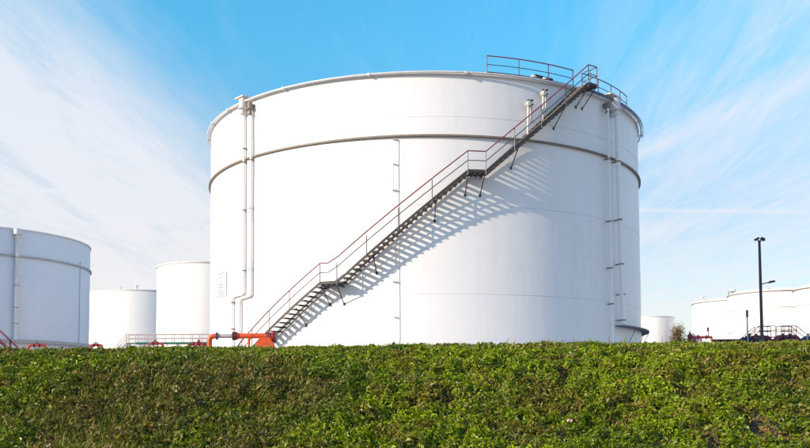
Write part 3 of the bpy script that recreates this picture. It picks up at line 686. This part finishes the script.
# grass blades: in the olive patches, scattered elsewhere, and along the crest
def blades(n, region, length, lean):
    x, y = region(n); z, nr = surf(x, y); n = len(x)
    base_ = np.stack([x, y, z + .02], 1); L = length * rng.uniform(.5, 1.4, n)
    dir_ = nr * .6 + np.array([lean[0], lean[1], .5]) + rng.normal(size=(n, 3)) * .45; dir_[:, 2] = np.abs(dir_[:, 2]); dir_ /= np.linalg.norm(dir_, axis=1, keepdims=True)
    side = np.cross(dir_, rng.normal(size=(n, 3))); side /= np.linalg.norm(side, axis=1, keepdims=True); wv = .0075 * rng.uniform(.7, 1.5, n)[:, None]
    mid = base_ + dir_ * (L * .6)[:, None]; tip = base_ + dir_ * L[:, None] * .95 + np.array([.25, -.1, -.25]) * (L * .45)[:, None]
    Vv = np.stack([base_ - side * wv, base_ + side * wv, mid + side * wv * .8, mid - side * wv * .8, tip], 1)
    i = np.arange(n)[:, None] * 5
    F3 = np.concatenate([np.concatenate([i, i + 1, i + 2], 1), np.concatenate([i, i + 2, i + 3], 1), np.concatenate([i + 3, i + 2, i + 4], 1)])
    dryf = rng.random(n)[:, None] < .33
    tn = np.where(dryf, np.array([.36, .28, .13]), np.array([.15, .20, .02])) * rng.uniform(.6, 1.35, (n, 1))
    return Vv.reshape(-1, 3), F3, np.repeat(tn, 5, 0)
def reg_all(n): return rng.uniform(-10.5, 10.5, n), rng.uniform(9.3, 15.6, n)
def reg_olive(n):
    x, y = rng.uniform(-10, 2, n * 3), rng.uniform(9.3, 14.5, n * 3); k = rng.random(n * 3) < spots(x, y, olive + bare); return x[k][:n], y[k][:n]
def reg_crest(n):
    x, y = rng.uniform(-12, 12, n * 2), rng.uniform(14.0, 15.6, n * 2); k = rng.random(n * 2) < np.clip((fbm(x * .9, y * 0 + 3, 81, 4) - .38) * 4, 0.05, 1); return x[k], y[k]
VV = []; FF = []; TT = []; off = 0
for spec in ((13000, reg_all, .12, (.1, -.2)), (26000, reg_olive, .15, (.2, -.3)), (3000, reg_crest, .09, (.1, -.1)), (150, reg_crest, .24, (.05, 0))):
    a, f_, tt = blades(*spec); VV.append(a); FF.append(f_ + off); TT.append(tt); off += len(a)
me = np_mesh('grass', np.concatenate(VV), np.concatenate(FF), BLADE, False)
ca = me.color_attributes.new('tone', 'FLOAT_COLOR', 'POINT'); c4 = np.ones((off, 4), np.float32); c4[:, :3] = np.concatenate(TT); ca.data.foreach_set('color', c4.ravel())
tag(place('grass', me), 'green and straw coloured grass blades among the leaves on the bank', 'grass', kind='stuff')

# taller leafy tufts breaking the crest line
def tuft(label, x, y, w_, h_, n):
    z0 = float(ground_z(np.array([x]), np.array([y]))[0]); o = thing('leafy_tuft', label, 'plant', (x, y, z0), 'leafy tufts standing on the crest of the bank')
    P = rng.normal(size=(n, 3)) * np.array([w_ * .42, .14, 1]); P[:, 2] = np.abs(P[:, 2]) * h_ * .42 * np.exp(-(P[:, 0] / w_) ** 2 * 1.5)
    nn_ = rng.normal(size=(n, 3)) * .6 + np.array([0, -.3, .8]); nn_ /= np.linalg.norm(nn_, axis=1, keepdims=True)
    tn = np.array([.09, .15, .010]) * rng.uniform(.6, 1.7, (n, 1))
    l_ = rng.uniform(.04, .09, n); place('foliage', leaves_mesh('foliage', P, nn_, l_, l_ * .65, tn, LEAF), o)
    sm_ = MB()
    for k in range(7): a = random.uniform(-w_ * .5, w_ * .5); sm_.tube([(a * .6, 0, -.03), (a, 0, h_ * .6)], .005, 4)
    sm_.build('stem', BLADE_M, o)
BLADE_M = paint('green_stem', (.07, .12, .02), .7)
tuft('small rounded tuft on the crest in front of the middle of the huge tank', -.19, 14.7, .22, .13, 260)
tuft('twiggy dark green tuft on the crest below the right part of the huge tank', 1.48, 14.8, .10, .14, 120)
tuft('rounded dark green tuft on the crest near the right foot of the huge tank', 3.24, 14.8, .16, .13, 260)
tuft('low wide tuft on the crest in front of the distant small tank', 4.75, 14.8, .24, .08, 260)

# ------------------------------------------------------------------ far trees
BARK = paint('bark', (.10, .07, .05), .9, .15)
def tree(label, x, y, H, wd_, cols, n):
    g = G(y); o = thing('autumn_tree', label, 'tree', (x, y, g), 'trees in the gap between the tanks')
    tk = MB().tube([(0, 0, 0), (.1, 0, H * .35), (-.05, .05, H * .7), (.05, 0, H * .95)], [.22, .17, .10, .03], 7)
    cent = []
    for k in range(16):
        z = H * random.uniform(.25, .95); a = random.uniform(0, 6.28); r = wd_ * .42 * (1.15 - z / H) * random.uniform(.4, 1.3)
        e = (r * math.cos(a), r * math.sin(a), z + r * .7); tk.tube([(0, 0, z * .85), e], [.06, .02], 5); cent.append(e)
    tk.build('trunk', BARK, o)
    c0 = np.array(cent)[rng.integers(0, len(cent), n)]; P = c0 + rng.normal(size=(n, 3)) * np.array([.45, .45, .6])
    nn_ = rng.normal(size=(n, 3)); nn_ /= np.linalg.norm(nn_, axis=1, keepdims=True); l_ = rng.uniform(.15, .32, n)
    tn = np.array(cols)[rng.integers(0, len(cols), n)] * rng.uniform(.6, 1.4, (n, 1))
    place('crown', leaves_mesh('crown', P, nn_, l_, l_ * .6, tn, LEAF), o)
tree('brownish tree close beside the small distant tank', 45.3, 142, 7.5, 2.6, [(.20, .13, .06), (.15, .12, .05)], 6000)
tree('darker low tree between the brownish tree and the leftmost domed tank', 46.9, 141, 6.4, 1.8, [(.08, .08, .05), (.12, .09, .06)], 4000)
tree('thin bare-looking tree behind the brownish tree', 46.1, 150, 6.8, 2.0, [(.20, .14, .08), (.12, .10, .05)], 2500)

# scrap of litter on the slope
lx, ly = px2bank(568, 427); lz = float(ground_z(np.array([lx]), np.array([ly]))[0])
q = MB(); q.add([(-.07, 0, 0), (-.01, -.02, .03), (.03, .0, .0), (.08, -.01, .02), (.07, .03, .07), (.01, .05, .05), (-.02, .04, .09), (-.06, .03, .06)], [(0, 1, 6, 7), (1, 2, 5, 6), (2, 3, 4, 5)])
li = q.build('litter', M['litter'], None, smooth=0, loc=(lx, ly - .03, lz + .17)); tag(li, 'crumpled pinkish white scrap of plastic lying in the leaves', 'litter')
li.scale = (.5, .5, .5)
so_ = li.modifiers.new('thick', 'SOLIDIFY'); so_.thickness = .004
